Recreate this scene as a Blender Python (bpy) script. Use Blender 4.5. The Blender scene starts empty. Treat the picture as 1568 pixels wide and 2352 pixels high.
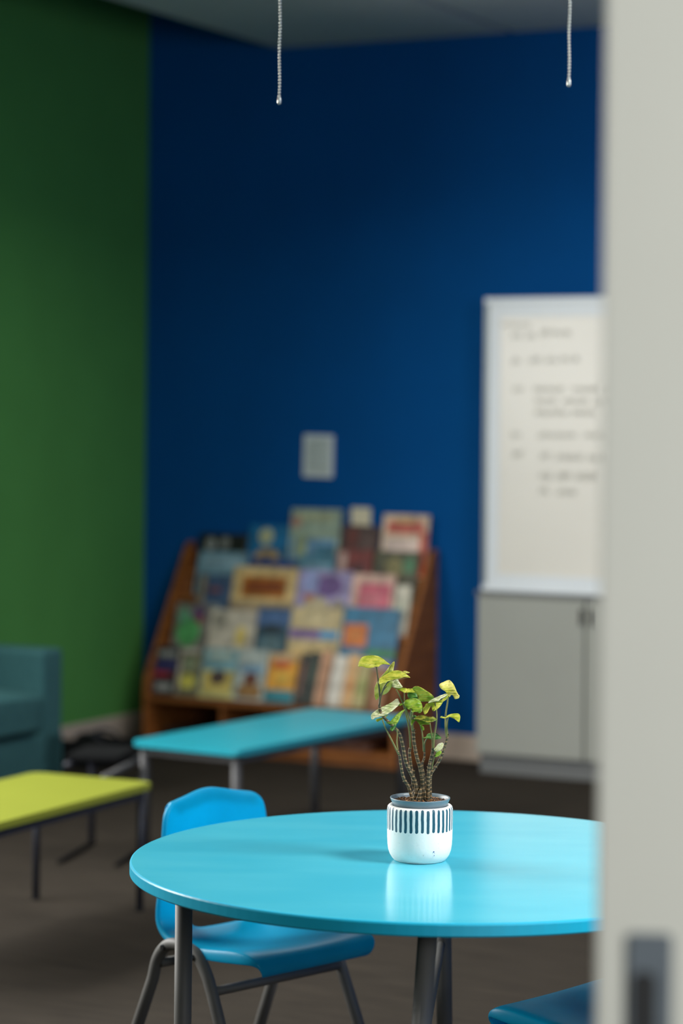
import bpy, bmesh, math, random
from mathutils import Vector, Matrix
from mathutils.geometry import tessellate_polygon

# ------------------------------------------------------------------ camera
W, H = 1568, 2352
F = 85.0 / 36.0 * 2352            # focal length in pixels
HZ = 960.0                        # horizon row
ROLL = 0.0105
CAMZ = 1.58
sc = bpy.context.scene
cam_d = bpy.data.cameras.new('camera')
cam = bpy.data.objects.new('camera', cam_d)
sc.collection.objects.link(cam)
cam_d.sensor_fit = 'VERTICAL'
cam_d.sensor_height = 36.0
cam_d.sensor_width = 24.0
cam_d.lens = 85.0
cam_d.shift_y = -(1176.0 - HZ) / 2352.0
cam_d.dof.use_dof = True
cam_d.dof.focus_distance = 4.70
cam_d.dof.aperture_fstop = 2.1
cam_d.clip_start = 0.05
cam.matrix_world = Matrix.Translation((0, 0, CAMZ)) @ Matrix.Rotation(math.pi / 2, 4, 'X') @ Matrix.Rotation(ROLL, 4, 'Z')
sc.camera = cam

# ------------------------------------------------------------------ colour management
sc.view_settings.view_transform = 'Standard'
sc.view_settings.look = 'None'
sc.view_settings.gamma = 1.0
sc.view_settings.use_curve_mapping = False
sc.view_settings.exposure = 0.0

# ------------------------------------------------------------------ world
wd = bpy.data.worlds.new('daylight')
sc.world = wd
wd.use_nodes = True
bgn = wd.node_tree.nodes['Background']
bgn.inputs[0].default_value = (0.80, 0.90, 1.0, 1)
bgn.inputs[1].default_value = 0.07

# room frame: corner C, e1 along the blue wall (to the right), e2 along the green wall (towards the camera)
C0 = Vector((-0.97, 12.0, 0))
TH = math.radians(27.0)
E1 = Vector((math.cos(TH), -math.sin(TH), 0))
E2 = Vector((-math.sin(TH), -math.cos(TH), 0))
ROOM = Matrix(((E1.x, E2.x, 0, C0.x), (E1.y, E2.y, 0, C0.y), (0, 0, 1, 0), (0, 0, 0, 1)))

def R(a, b, z=0.0):
    return C0 + E1 * a + E2 * b + Vector((0, 0, z))

def area(name, loc, target, sx, sy, power, col, spread=180):
    l = bpy.data.lights.new(name, 'AREA')
    l.shape = 'RECTANGLE'; l.size = sx; l.size_y = sy
    l.energy = power; l.color = col; l.spread = math.radians(spread)
    o = bpy.data.objects.new(name, l)
    sc.collection.objects.link(o)
    o.location = loc
    o.rotation_euler = (Vector(target) - Vector(loc)).to_track_quat('-Z', 'Y').to_euler()
    return o

# daylight of the long window in the green wall (left of the frame)
area('window_daylight', R(0.12, 5.3, 2.0), R(3.6, 5.0, 0.35), 3.6, 1.5, 290, (1.0, 0.98, 0.94), 150)
# unseen ceiling lamps, added as fill for the round table and blue wall
FILL_LAMPS = [(2.7, 2.35, 42), (6.85, 5.8, 220), (2.3, 7.85, 6)]
for (a_, b_, p_) in FILL_LAMPS:
    lo_ = area('ceiling_fill_light', R(a_, b_, 3.345), R(a_, b_, 0.0), 1.15, 1.15, p_, (1.0, 0.96, 0.88), 150)
    lo_.rotation_euler = (0, 0, -TH)
# unseen corridor light added beside the camera to brighten door and green wall
area('corridor_fill_light', (2.4, -0.4, 2.0), (0.6, 2.3, 1.6), 1.6, 1.6, 104, (0.96, 0.99, 1.0), 160)

random.seed(4)

# ------------------------------------------------------------------ helpers
def unroll(x, y):
    u = x - W / 2.0; v = y - HZ
    return u + v * ROLL, v - u * ROLL

def at_depth(x, y, Y):
    u, v = unroll(x, y)
    return Vector((u / F * Y, Y, CAMZ - v / F * Y))

def at_height(x, y, z):
    u, v = unroll(x, y)
    Y = F * (CAMZ - z) / v
    return Vector((u / F * Y, Y, z))

def on_plane(x, y, b):
    """pixel -> (e1, z) on the vertical plane e2 = b of the room frame"""
    u, v = unroll(x, y)
    d = Vector((u / F, 1.0, -v / F))
    n = E2
    p0 = C0 + E2 * b
    t = (p0.x * n.x + p0.y * n.y) / (d.x * n.x + d.y * n.y)
    p = d * t + Vector((0, 0, CAMZ))
    return (p - C0).dot(E1), p.z

def lin(c):
    return c / 12.92 if c <= 0.04045 else ((c + 0.055) / 1.055) ** 2.4

def rgb(r, g, b):
    return (lin(r / 255.0), lin(g / 255.0), lin(b / 255.0), 1.0)

MATS = {}
def mat(name, col, rough=0.6, var=0.0, scale=8.0, col2=None, metal=0.0, spec=0.5, bump=0.0, bscale=60.0,
        stretch=(1, 1, 1), coat=0.0, trans=0.0, detail=4.0, lo=0.35, hi=0.65):
    if name in MATS:
        return MATS[name]
    m = bpy.data.materials.new(name); m.use_nodes = True
    nt = m.node_tree; N = nt.nodes; L = nt.links
    b = N['Principled BSDF']
    b.inputs['Base Color'].default_value = col
    b.inputs['Roughness'].default_value = rough
    b.inputs['Metallic'].default_value = metal
    b.inputs['Specular IOR Level'].default_value = spec
    if coat:
        b.inputs['Coat Weight'].default_value = coat
        b.inputs['Coat Roughness'].default_value = 0.1
    tc = N.new('ShaderNodeTexCoord'); mp = N.new('ShaderNodeMapping')
    mp.inputs['Scale'].default_value = stretch
    L.new(tc.outputs['Object'], mp.inputs['Vector'])
    nz = N.new('ShaderNodeTexNoise'); nz.inputs['Scale'].default_value = scale
    nz.inputs['Detail'].default_value = detail
    L.new(mp.outputs['Vector'], nz.inputs['Vector'])
    cr = N.new('ShaderNodeValToRGB')
    cr.color_ramp.elements[0].position = lo; cr.color_ramp.elements[1].position = hi
    if col2 is None:
        col2 = tuple(min(1.0, c * (1.0 + var)) for c in col[:3]) + (1.0,)
        col = tuple(c * (1.0 - var) for c in col[:3]) + (1.0,)
    cr.color_ramp.elements[0].color = col; cr.color_ramp.elements[1].color = col2
    L.new(nz.outputs['Fac'], cr.inputs['Fac'])
    L.new(cr.outputs['Color'], b.inputs['Base Color'])
    if bump:
        n2 = N.new('ShaderNodeTexNoise'); n2.inputs['Scale'].default_value = bscale; n2.inputs['Detail'].default_value = 3
        L.new(mp.outputs['Vector'], n2.inputs['Vector'])
        bp = N.new('ShaderNodeBump'); bp.inputs['Strength'].default_value = bump; bp.inputs['Distance'].default_value = 0.004
        L.new(n2.outputs['Fac'], bp.inputs['Height'])
        L.new(bp.outputs['Normal'], b.inputs['Normal'])
    if trans:
        tr = N.new('ShaderNodeBsdfTranslucent'); mx = N.new('ShaderNodeMixShader'); mx.inputs[0].default_value = trans
        L.new(cr.outputs['Color'], tr.inputs['Color'])
        L.new(b.outputs['BSDF'], mx.inputs[1]); L.new(tr.outputs['BSDF'], mx.inputs[2])
        L.new(mx.outputs['Shader'], N['Material Output'].inputs['Surface'])
    MATS[name] = m
    return m

def link(name, me, m=None, parent=None, kind=None, smooth=False):
    o = bpy.data.objects.new(name, me)
    sc.collection.objects.link(o)
    if m is not None:
        for mm in (m if isinstance(m, (list, tuple)) else [m]):
            me.materials.append(mm)
    if parent is not None:
        o.parent = parent
    if kind:
        o['kind'] = kind
    if smooth:
        for p in me.polygons:
            p.use_smooth = True
    return o

def build(name, bm, m=None, parent=None, kind=None, smooth=False):
    me = bpy.data.meshes.new(name)
    bmesh.ops.recalc_face_normals(bm, faces=bm.faces[:])
    bm.to_mesh(me); bm.free()
    return link(name, me, m, parent, kind, smooth)

def tag(o, label, cat, group=None):
    o['label'] = label; o['category'] = cat
    if group:
        o['group'] = group
    return o

def thing(name, label, cat, loc=(0, 0, 0), rz=0.0, group=None):
    o = bpy.data.objects.new(name, None)
    o.empty_display_size = 0.1
    sc.collection.objects.link(o)
    o.location = loc; o.rotation_euler = (0, 0, rz)
    return tag(o, label, cat, group)

def box(bm, lo, hi, bevel=0.0, seg=2, mi=0):
    lo = Vector(lo); hi = Vector(hi)
    g = bmesh.ops.create_cube(bm, size=1.0)
    vs = g['verts']
    for v in vs:
        v.co = Vector(((lo.x + hi.x) / 2 + v.co.x * (hi.x - lo.x),
                       (lo.y + hi.y) / 2 + v.co.y * (hi.y - lo.y),
                       (lo.z + hi.z) / 2 + v.co.z * (hi.z - lo.z)))
    fs = set(f for v in vs for f in v.link_faces)
    for f in fs:
        f.material_index = mi
    if bevel > 0:
        es = list(set(e for v in vs for e in v.link_edges))
        bmesh.ops.bevel(bm, geom=es, offset=bevel, segments=seg, affect='EDGES', profile=0.5)
    return vs

def box_obj(name, lo, hi, m, parent=None, bevel=0.0, seg=2, kind=None):
    bm = bmesh.new(); box(bm, lo, hi, bevel, seg)
    return build(name, bm, m, parent, kind)

def tube(bm, pts, rad, seg=10, cap=True):
    """swept tube through pts; rad a number or a list"""
    pts = [Vector(p) for p in pts]
    n = len(pts)
    if not isinstance(rad, (list, tuple)):
        rad = [rad] * n
    rings = []
    prev = None
    for i, p in enumerate(pts):
        d = (pts[min(i + 1, n - 1)] - pts[max(i - 1, 0)]).normalized()
        if prev is None:
            a = Vector((0, 0, 1)) if abs(d.z) < 0.9 else Vector((1, 0, 0))
            x = d.cross(a).normalized()
        else:
            x = (prev - d * prev.dot(d)).normalized()
        prev = x
        y = d.cross(x)
        rings.append([bm.verts.new(p + (x * math.cos(2 * math.pi * k / seg) + y * math.sin(2 * math.pi * k / seg)) * rad[i]) for k in range(seg)])
    for i in range(n - 1):
        for k in range(seg):
            bm.faces.new((rings[i][k], rings[i][(k + 1) % seg], rings[i + 1][(k + 1) % seg], rings[i + 1][k]))
    if cap:
        bm.faces.new(rings[0][::-1]); bm.faces.new(rings[-1])

def smooth_path(pts, n=6):
    """Catmull-Rom through pts"""
    pts = [Vector(p) for p in pts]
    if len(pts) < 3:
        return pts
    out = []
    P = [pts[0] * 2 - pts[1]] + pts + [pts[-1] * 2 - pts[-2]]
    for i in range(1, len(P) - 2):
        a, b, c, d = P[i - 1], P[i], P[i + 1], P[i + 2]
        for k in range(n):
            t = k / n
            out.append(0.5 * ((2 * b) + (c - a) * t + (2 * a - 5 * b + 4 * c - d) * t * t + (3 * b - a - 3 * c + d) * t ** 3))
    out.append(pts[-1])
    return out

def lathe(bm, prof, seg=64, close_bottom=False):
    rings = []
    for r, z in prof:
        rings.append([bm.verts.new((r * math.cos(2 * math.pi * k / seg), r * math.sin(2 * math.pi * k / seg), z)) for k in range(seg)])
    for i in range(len(rings) - 1):
        for k in range(seg):
            bm.faces.new((rings[i][k], rings[i][(k + 1) % seg], rings[i + 1][(k + 1) % seg], rings[i + 1][k]))
    if close_bottom:
        bm.faces.new(rings[0][::-1])
    return rings

def prism(bm, poly, axis_vec, mi=0):
    a = [bm.verts.new(Vector(p)) for p in poly]
    b = [bm.verts.new(Vector(p) + Vector(axis_vec)) for p in poly]
    n = len(a)
    fs = [bm.faces.new(a[::-1]), bm.faces.new(b)]
    for i in range(n):
        fs.append(bm.faces.new((a[i], a[(i + 1) % n], b[(i + 1) % n], b[i])))
    for f in fs:
        f.material_index = mi

def fillet(poly, r, n=5):
    """round the corners of a 2D polygon"""
    out = []
    m = len(poly)
    for i in range(m):
        p = Vector(poly[i]); a = Vector(poly[i - 1]); b = Vector(poly[(i + 1) % m])
        da = (a - p).normalized(); db = (b - p).normalized()
        rr = r[i] if isinstance(r, (list, tuple)) else r
        if rr <= 0:
            out.append(p); continue
        s, e = p + da * rr, p + db * rr
        for k in range(n + 1):
            t = k / n
            out.append((1 - t) ** 2 * s + 2 * t * (1 - t) * p + t * t * e)
    return out

# ------------------------------------------------------------------ materials
M_green = mat('green_paint', rgb(88, 154, 80), 0.85, 0.03, 3, spec=0.12, bump=0.05, bscale=220)
M_blue = mat('blue_paint', rgb(1, 81, 148), 0.85, 0.03, 3, spec=0.12, bump=0.05, bscale=220)
M_white = mat('off_white_paint', rgb(205, 203, 196), 0.6, 0.02, 3)
M_base = mat('skirting_paint', rgb(205, 190, 175), 0.5, 0.03, 4)
M_tile = mat('ceiling_board', rgb(200, 205, 205), 0.85, 0.03, 20, bump=0.1, bscale=300)
M_ctop = mat('ceiling_grid', rgb(50, 58, 70), 0.8, 0.03, 6)
M_carpet = mat('carpet', rgb(44, 40, 35), 0.95, 0, 7, col2=rgb(62, 56, 49), spec=0.1, bump=0.6, bscale=400, stretch=(0.6, 5, 1), detail=8, lo=0.25, hi=0.75)
M_tabletop = mat('turquoise_laminate', rgb(70, 182, 206), 0.16, 0, 3, col2=rgb(80, 188, 210), spec=0.5, bump=0.012, bscale=90, stretch=(1, 3, 1))
M_tabedge = mat('turquoise_edge', rgb(20, 172, 208), 0.35, 0.03, 6)
M_bluetop = mat('bench_blue', rgb(40, 156, 174), 0.28, 0.03, 4)
M_yellow = mat('bench_yellow', rgb(140, 147, 52), 0.35, 0.02, 4)
M_leg = mat('dark_grey_metal', rgb(92, 91, 89), 0.55, 0.04, 20, metal=0.0, spec=0.35, bump=0.05, bscale=500)
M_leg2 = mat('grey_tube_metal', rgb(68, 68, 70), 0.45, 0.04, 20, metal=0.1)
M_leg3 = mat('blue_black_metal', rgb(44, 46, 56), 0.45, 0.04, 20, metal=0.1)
M_plastic = mat('cyan_plastic', rgb(0, 182, 222), 0.40, 0, 9, col2=rgb(2, 190, 230), spec=0.35, bump=0.06, bscale=700, trans=0.5)
M_screw = mat('black_screw', rgb(28, 28, 30), 0.35, 0.02, 9)
M_wood = mat('honey_wood', rgb(130, 76, 30), 0.55, 0, 3, col2=rgb(162, 98, 44), stretch=(2, 2, 14), detail=6)
M_woodd = mat('wood_inside', rgb(120, 74, 34), 0.6, 0, 3, col2=rgb(140, 86, 42), stretch=(14, 2, 2), detail=6)
M_sofa = mat('teal_fabric', rgb(46, 86, 90), 0.9, 0, 60, col2=rgb(64, 108, 110), spec=0.2, bump=0.4, bscale=200, stretch=(4, 4, 0.3))
M_grey = mat('cabinet_grey', rgb(158, 160, 152), 0.5, 0.02, 3)
M_greyd = mat('cabinet_dark_grey', rgb(112, 114, 114), 0.5, 0.02, 3)
M_alu = mat('pale_frame', rgb(222, 228, 232), 0.4, 0.02, 5)
M_alud = mat('aluminium_edge', rgb(130, 140, 142), 0.4, 0.02, 5, metal=0.3)
M_board = mat('whiteboard_enamel', rgb(228, 224, 214), 0.3, 0.015, 3)
M_ink = mat('marker_ink', rgb(128, 130, 118), 0.6, 0.05, 9)
M_black = mat('black_fabric', rgb(22, 23, 24), 1.0, 0.15, 12, spec=0.08)
M_door = mat('door_paint', rgb(208, 206, 194), 0.55, 0.015, 3)
M_steel = mat('brushed_steel', rgb(112, 120, 126), 0.45, 0.03, 30, metal=0.3)
M_dark = mat('recess_shade_paint', rgb(34, 34, 34), 0.7, 0.05, 9)
M_page = mat('book_paper', rgb(212, 202, 180), 0.8, 0.05, 40)
M_chain = mat('chain_nickel', rgb(205, 210, 204), 0.35, 0.03, 40, metal=0.5)
M_glass = mat('window_pane', rgb(220, 230, 235), 0.1, 0.0, 3)

# ------------------------------------------------------------------ structure (built in the room frame)
def room_obj(o):
    o.matrix_world = ROOM
    return o

Z_TILE = 3.36
EDGE1 = 0.72
ZTOP = 3.95
room_obj(box_obj('floor', (-0.2, -0.2, -0.1), (9.5, 13.5, 0.0), M_carpet, kind='structure'))
room_obj(box_obj('wall_back', (0.0, -0.14, 0.0), (7.5, 0.0, ZTOP), M_blue, kind='structure'))
bm = bmesh.new()
WA, WB, WZ0, WZ1 = 3.4, 7.2, 1.05, 2.85
box(bm, (-0.14, -0.14, 0), (0, WA, ZTOP)); box(bm, (-0.14, WB, 0), (0, 11.4, ZTOP))
box(bm, (-0.14, WA, 0), (0, WB, WZ0)); box(bm, (-0.14, WA, WZ1), (0, WB, ZTOP))
room_obj(build('wall_left', bm, M_green, kind='structure'))
# window in the green wall
wroot = box_obj('window_1', (-0.10, WA, WZ0), (-0.085, WB, WZ1), M_glass, kind='structure')
room_obj(wroot)
bm = bmesh.new()
for k in range(5):
    y = WA + (WB - WA - 0.06) * k / 4
    box(bm, (-0.12, y, WZ0), (-0.04, y + 0.06, WZ1))
box(bm, (-0.12, WA, WZ0), (0.03, WB, WZ0 + 0.05)); box(bm, (-0.12, WA, WZ1 - 0.05), (-0.04, WB, WZ1))
build('window_frame', bm, M_alu, wroot)
room_obj(box_obj('wall_right', (7.5, -0.14, 0.0), (7.64, 6.8, ZTOP), M_blue, kind='structure'))
# ceiling: upper slab with the suspended board ceiling under it, open along the green wall
ceil = room_obj(box_obj('ceiling', (-0.14, -0.14, ZTOP), (7.64, 11.4, ZTOP + 0.1), M_ctop, kind='structure'))
sl = box_obj('suspended_frame', (EDGE1, 0.0, Z_TILE + 0.012), (7.5, 11.4, Z_TILE + 0.06), M_ctop, ceil)
tw, tl = 1.20, 0.60
tile_me = None
for i in range(6):
    for j in range(-1, 19):
        a0 = EDGE1 + 0.004 + i * (tw + 0.032); a1 = min(a0 + tw, 7.495)
        b0 = max(0.352 + j * tl, 0.004); b1 = min(0.352 + (j + 1) * tl - 0.003, 11.38)
        std = (abs((a1 - a0) - tw) < 1e-4 and abs((b1 - b0) - (tl - 0.003)) < 1e-4)
        if std and tile_me is not None:
            o = link('ceiling_tile', tile_me, None, ceil)
        else:
            bm = bmesh.new(); box(bm, (0, 0, 0), (a1 - a0, b1 - b0, 0.02), 0.0015, 1)
            o = build('ceiling_tile', bm, M_tile, ceil)
            if std:
                tile_me = o.data
        o.location = (a0, b0, Z_TILE)
for (a_, b_, p_) in FILL_LAMPS:  # unseen panels added over the fill lamps
    lm_ = box_obj('fill_lamp_panel', (a_ - 0.59, b_ - 0.59, Z_TILE - 0.008), (a_ + 0.59, b_ + 0.59, Z_TILE - 0.001), M_alu, ceil, bevel=0.002)
room_obj(box_obj('baseboard_back', (0.0, 0.0, 0.0), (7.5, 0.018, 0.118), M_base, bevel=0.004, kind='structure'))
room_obj(box_obj('baseboard_left', (0.0, 0.018, 0.0), (0.018, 11.4, 0.118), M_base, bevel=0.004, kind='structure'))

# foreground sliding door at the right, with flush pull
DY = 2.30
dx0 = at_depth(1379, 1176, DY).x
door = thing('door_1', 'off white door leaf', 'door', (dx0, DY, 0.0), math.radians(-6))
del door['label']; del door['category']; door['kind'] = 'structure'
box_obj('door_leaf', (0, 0, 0.008), (0.92, 0.042, 2.75), M_door, door, bevel=0.003)
hp = at_depth(1492, 2140, DY)
hx = (hp.x - dx0)
hz = hp.z
pl = fillet([(hx - 0.021, hz), (hx + 0.021, hz), (hx + 0.021, hz - 0.22), (hx - 0.021, hz - 0.22)], 0.006)
bm = bmesh.new(); prism(bm, [(p.x, 0.0, p.y) for p in pl], (0, -0.004, 0))
pull = build('pull_plate', bm, M_steel, door)
rc = fillet([(hx - 0.017, hz - 0.036), (hx + 0.006, hz - 0.036), (hx + 0.006, hz - 0.185), (hx - 0.017, hz - 0.185)], 0.010)
bm = bmesh.new(); prism(bm, [(p.x, -0.0035, p.y) for p in rc], (0, -0.0015, 0))  # dark slab on the plate, its colour stands in for shade in a recess
build('recess_shade', bm, M_dark, pull)

# ------------------------------------------------------------------ wall plates
def wall_plate(name, label, cat, x0, y0, x1, y1, m, m2, rot, thick):
    a, zt = on_plane((x0 + x1) / 2, y0, 0.01); _, zb = on_plane((x0 + x1) / 2, y1, 0.01)
    aL, _ = on_plane(x0, (y0 + y1) / 2, 0.01); aR, _ = on_plane(x1, (y0 + y1) / 2, 0.01)
    w, h = aR - aL, zt - zb
    o = thing(name, label, cat, R((aL + aR) / 2, 0.0, (zt + zb) / 2), -TH)
    o.rotation_euler = (0, rot, -TH)
    bm = bmesh.new(); pp = fillet([(-w / 2, -h / 2), (w / 2, -h / 2), (w / 2, h / 2), (-w / 2, h / 2)], 0.008)
    prism(bm, [(p.x, 0.0, p.y) for p in pp], (0, -thick, 0))
    build('plate', bm, m, o)
    return o, w, h
o, w, h = wall_plate('wall_notice', 'pale framed notice fixed to the blue wall above the book display', 'notice', 697, 999, 764, 1096, M_alu, M_ink, math.radians(1.0), 0.012)
box_obj('sheet', (-w / 2 + 0.014, -0.0135, -h / 2 + 0.014), (w / 2 - 0.014, -0.012, h / 2 - 0.014), mat('notice_paper', rgb(196, 206, 204), 0.7, 0.04, 20), o)
bm = bmesh.new()
for k in range(7):
    z = h / 2 - 0.035 - k * 0.02
    box(bm, (-w / 2 + 0.03, -0.0142, z - 0.002), (w / 2 - 0.03 - 0.02 * (k % 3), -0.0134, z + 0.002))
build('faint_print', bm, mat('faint_print_ink', rgb(150, 160, 158), 0.7), o)
o, w, h = wall_plate('power_outlet', 'small cream wall plate on the blue wall behind the top row of books', 'wall outlet', 806, 1166, 850, 1225, mat('cream_plastic', rgb(226, 216, 186), 0.4), M_ink, 0.0, 0.010)
for s in (-1, 1):
    box_obj('switch_rocker', (s * 0.02 - 0.006, -0.013, -0.012), (s * 0.02 + 0.006, -0.010, 0.012), MATS['cream_plastic'], o, bevel=0.001)

# ------------------------------------------------------------------ grey cabinet and whiteboard
ca, _ = on_plane(1096, 1600, 0.32)
CD = 0.32; CH = 0.815; CWD = 1.20
_, zb_top = on_plane(1110, 684, CD)
cab = thing('storage_cabinet', 'low grey cupboard with dark plinth standing under the whiteboard', 'cabinet', R(ca, 0.02, 0), -TH)
# local: x along the wall, -y towards the room
box_obj('body', (0, -CD + 0.02, 0.085), (CWD, 0.0, CH - 0.018), M_grey, cab)
box_obj('plinth', (0.012, -CD + 0.03, 0.0), (CWD - 0.012, -0.01, 0.085), M_greyd, cab)
box_obj('worktop', (-0.004, -CD - 0.004, CH - 0.018), (CWD + 0.004, 0.0, CH), M_greyd, cab, bevel=0.002)
xm = on_plane(1347, 1500, CD)[0] - ca
for i, (xa, xb) in enumerate(((0.006, xm - 0.006), (xm + 0.006, CWD - 0.006))):
    d = box_obj('door', (xa, -CD, 0.09), (xb, -CD + 0.02, CH - 0.024), M_grey, cab, bevel=0.002)
    hx_ = xb - 0.012 if i == 0 else xa + 0.03
    box_obj('handle', (hx_ - 0.006, -CD - 0.015, CH - 0.13), (hx_ + 0.006, -CD, CH - 0.06), M_screw, d, bevel=0.002)
wb_h = zb_top - CH
wb = thing('whiteboard', 'white marker board with pale frame and faint handwritten lines, standing on the grey cupboard', 'whiteboard', R(ca + 0.012, CD - 0.01, CH), -TH)
box_obj('panel', (0.02, 0.004, 0.02), (CWD - 0.02, 0.026, wb_h - 0.02), M_board, wb)
fw = 0.026
for nm, lo, hi in (('frame_rail', (0, -0.006, 0), (CWD, 0.03, fw)), ('frame_rail', (0, -0.006, wb_h - fw), (CWD, 0.03, wb_h)),
                   ('frame_stile', (0, -0.006, fw), (fw * 0.8, 0.03, wb_h - fw)), ('frame_stile', (CWD - fw * 0.8, -0.006, fw), (CWD, 0.03, wb_h - fw))):
    box_obj(nm, lo, hi, M_alud if nm == 'frame_stile' else M_alu, wb, bevel=0.003)
for nm, lo, hi in (('inner_border', (fw * 0.8, 0.001, fw), (0.075, 0.0045, wb_h - fw)), ('inner_border', (0.075, 0.001, wb_h - 0.085), (CWD - 0.03, 0.0045, wb_h - fw)),
                   ('inner_border', (0.075, 0.001, fw), (CWD - 0.03, 0.0045, 0.075))):
    box_obj(nm, lo, hi, M_alu, wb)
# handwriting: wavy marker strokes, one part per line of writing
def wbxy(px, py):
    a, z = on_plane(px, py, CD)
    return a - ca - 0.012, z - CH
def scribble(words, size):
    for (x0, x1, y) in words:
        bm = bmesh.new()
        a0, z0 = wbxy(x0, y); a1, z1 = wbxy(x1, y)
        n = max(6, int((a1 - a0) / 0.006)); hgt = size
        pts = []
        for k in range(n + 1):
            t = k / n
            pts.append((a0 + (a1 - a0) * t + random.uniform(-.002, .002), 0.0032, z0 + (z1 - z0) * t + (hgt / 2) * (1 if k % 2 else -1) * random.uniform(.5, 1.0)))
        tube(bm, pts, 0.0022, 4)
        build('handwritten_word', bm, M_ink, wb)
scribble([(1150, 1215, 746)], 0.02)
scribble([(1172, 1194, 771), (1206, 1226, 771), (1240, 1258, 764), (1266, 1284, 764), (1290, 1306, 764)], 0.035)
scribble([(1173, 1190, 829), (1212, 1238, 827), (1250, 1275, 827), (1286, 1302, 824), (1312, 1326, 824)], 0.033)
scribble([(1176, 1198, 894), (1222, 1290, 894), (1310, 1376, 894), (1390, 1440, 894)], 0.03)
scribble([(1226, 1274, 921), (1290, 1348, 921), (1362, 1420, 923)], 0.03)
scribble([(1226, 1300, 948), (1312, 1366, 948)], 0.03)
scribble([(1172, 1192, 998), (1234, 1318, 999), (1338, 1400, 1000)], 0.03)
scribble([(1174, 1196, 1042), (1238, 1260, 1048), (1276, 1334, 1050), (1348, 1400, 1052)], 0.036)
scribble([(1236, 1262, 1093), (1276, 1308, 1093), (1320, 1372, 1095)], 0.04)
scribble([(1236, 1256, 1128), (1276, 1320, 1131)], 0.036)

# ------------------------------------------------------------------ book display
BA0, BA1 = 0.28, 1.61
BD = 0.455
shelf = thing('book_display', 'honey coloured wooden display stand with sloping tiers against the blue wall', 'bookshelf', R(0, 0, 0), -TH)
# local frame here: x = e1, y = -e2
def sb(name, lo, hi, m, parent=shelf, bevel=0.0):
    return box_obj(name, (lo[0], -hi[1], lo[2]), (hi[0], -lo[1], hi[2]), m, parent, bevel)
side = fillet([(0.022, 0.0), (BD, 0.0), (BD, 0.33), (0.07, 0.965), (0.022, 0.975)], [0, 0.01, 0.05, 0.02, 0.01])
for xa in (BA0, BA1 - 0.022):
    bm = bmesh.new(); prism(bm, [(xa, -p.x, p.y) for p in side], (0.022, 0, 0))
    build('side_panel', bm, M_wood, shelf)
sb('back_panel', (BA0 + 0.022, 0.02, 0.03), (BA1 - 0.022, 0.032, 0.93), M_woodd)
sb('bottom_shelf', (BA0 + 0.022, 0.032, 0.035), (BA1 - 0.022, BD - 0.01, 0.057), M_wood)
sb('kick_board', (BA0 + 0.022, BD - 0.05, 0.0), (BA1 - 0.022, BD - 0.03, 0.035), M_wood)
sb('display_shelf', (BA0 + 0.022, 0.032, 0.232), (BA1 - 0.022, BD - 0.004, 0.254), M_wood)
for px in (505, 706):
    a, _ = on_plane(px, 1660, BD)
    sb('divider', (a - 0.011, 0.032, 0.057), (a + 0.011, BD - 0.015, 0.232), M_wood)
TIER = [(0.425, 0.256), (0.345, 0.42), (0.265, 0.575), (0.185, 0.71), (0.105, 0.83)]
LEAN = math.radians(16)
for k, (b, z) in enumerate(TIER):
    if k:
        sb('tier_ledge', (BA0 + 0.022, b - 0.055, z - 0.012), (BA1 - 0.022, b + 0.016, z), M_wood)
        sb('tier_lip', (BA0 + 0.022, b + 0.008, z), (BA1 - 0.022, b + 0.016, z + 0.012), M_wood)
    hgt = min(0.15, TIER[k + 1][1] - z - 0.013) if k < 4 else 0.04
    bb = b - 0.05
    bm = bmesh.new()
    prism(bm, [(BA0 + 0.022, -bb, z), (BA0 + 0.022, -(bb - 0.008), z), (BA0 + 0.022, -max(0.034, bb - 0.008 - math.tan(LEAN) * hgt), z + hgt), (BA0 + 0.022, -max(0.042, bb - math.tan(LEAN) * hgt), z + hgt)], (BA1 - BA0 - 0.044, 0, 0))
    build('tier_back', bm, M_woodd, shelf)

BOOKMATS = {}
def bmat(c):
    if c not in BOOKMATS:
        BOOKMATS[c] = mat('print_%02x%02x%02x' % c, rgb(*c), 0.45, 0.38, 16, detail=2.0, lo=0.3, hi=0.7)
    return BOOKMATS[c]

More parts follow.
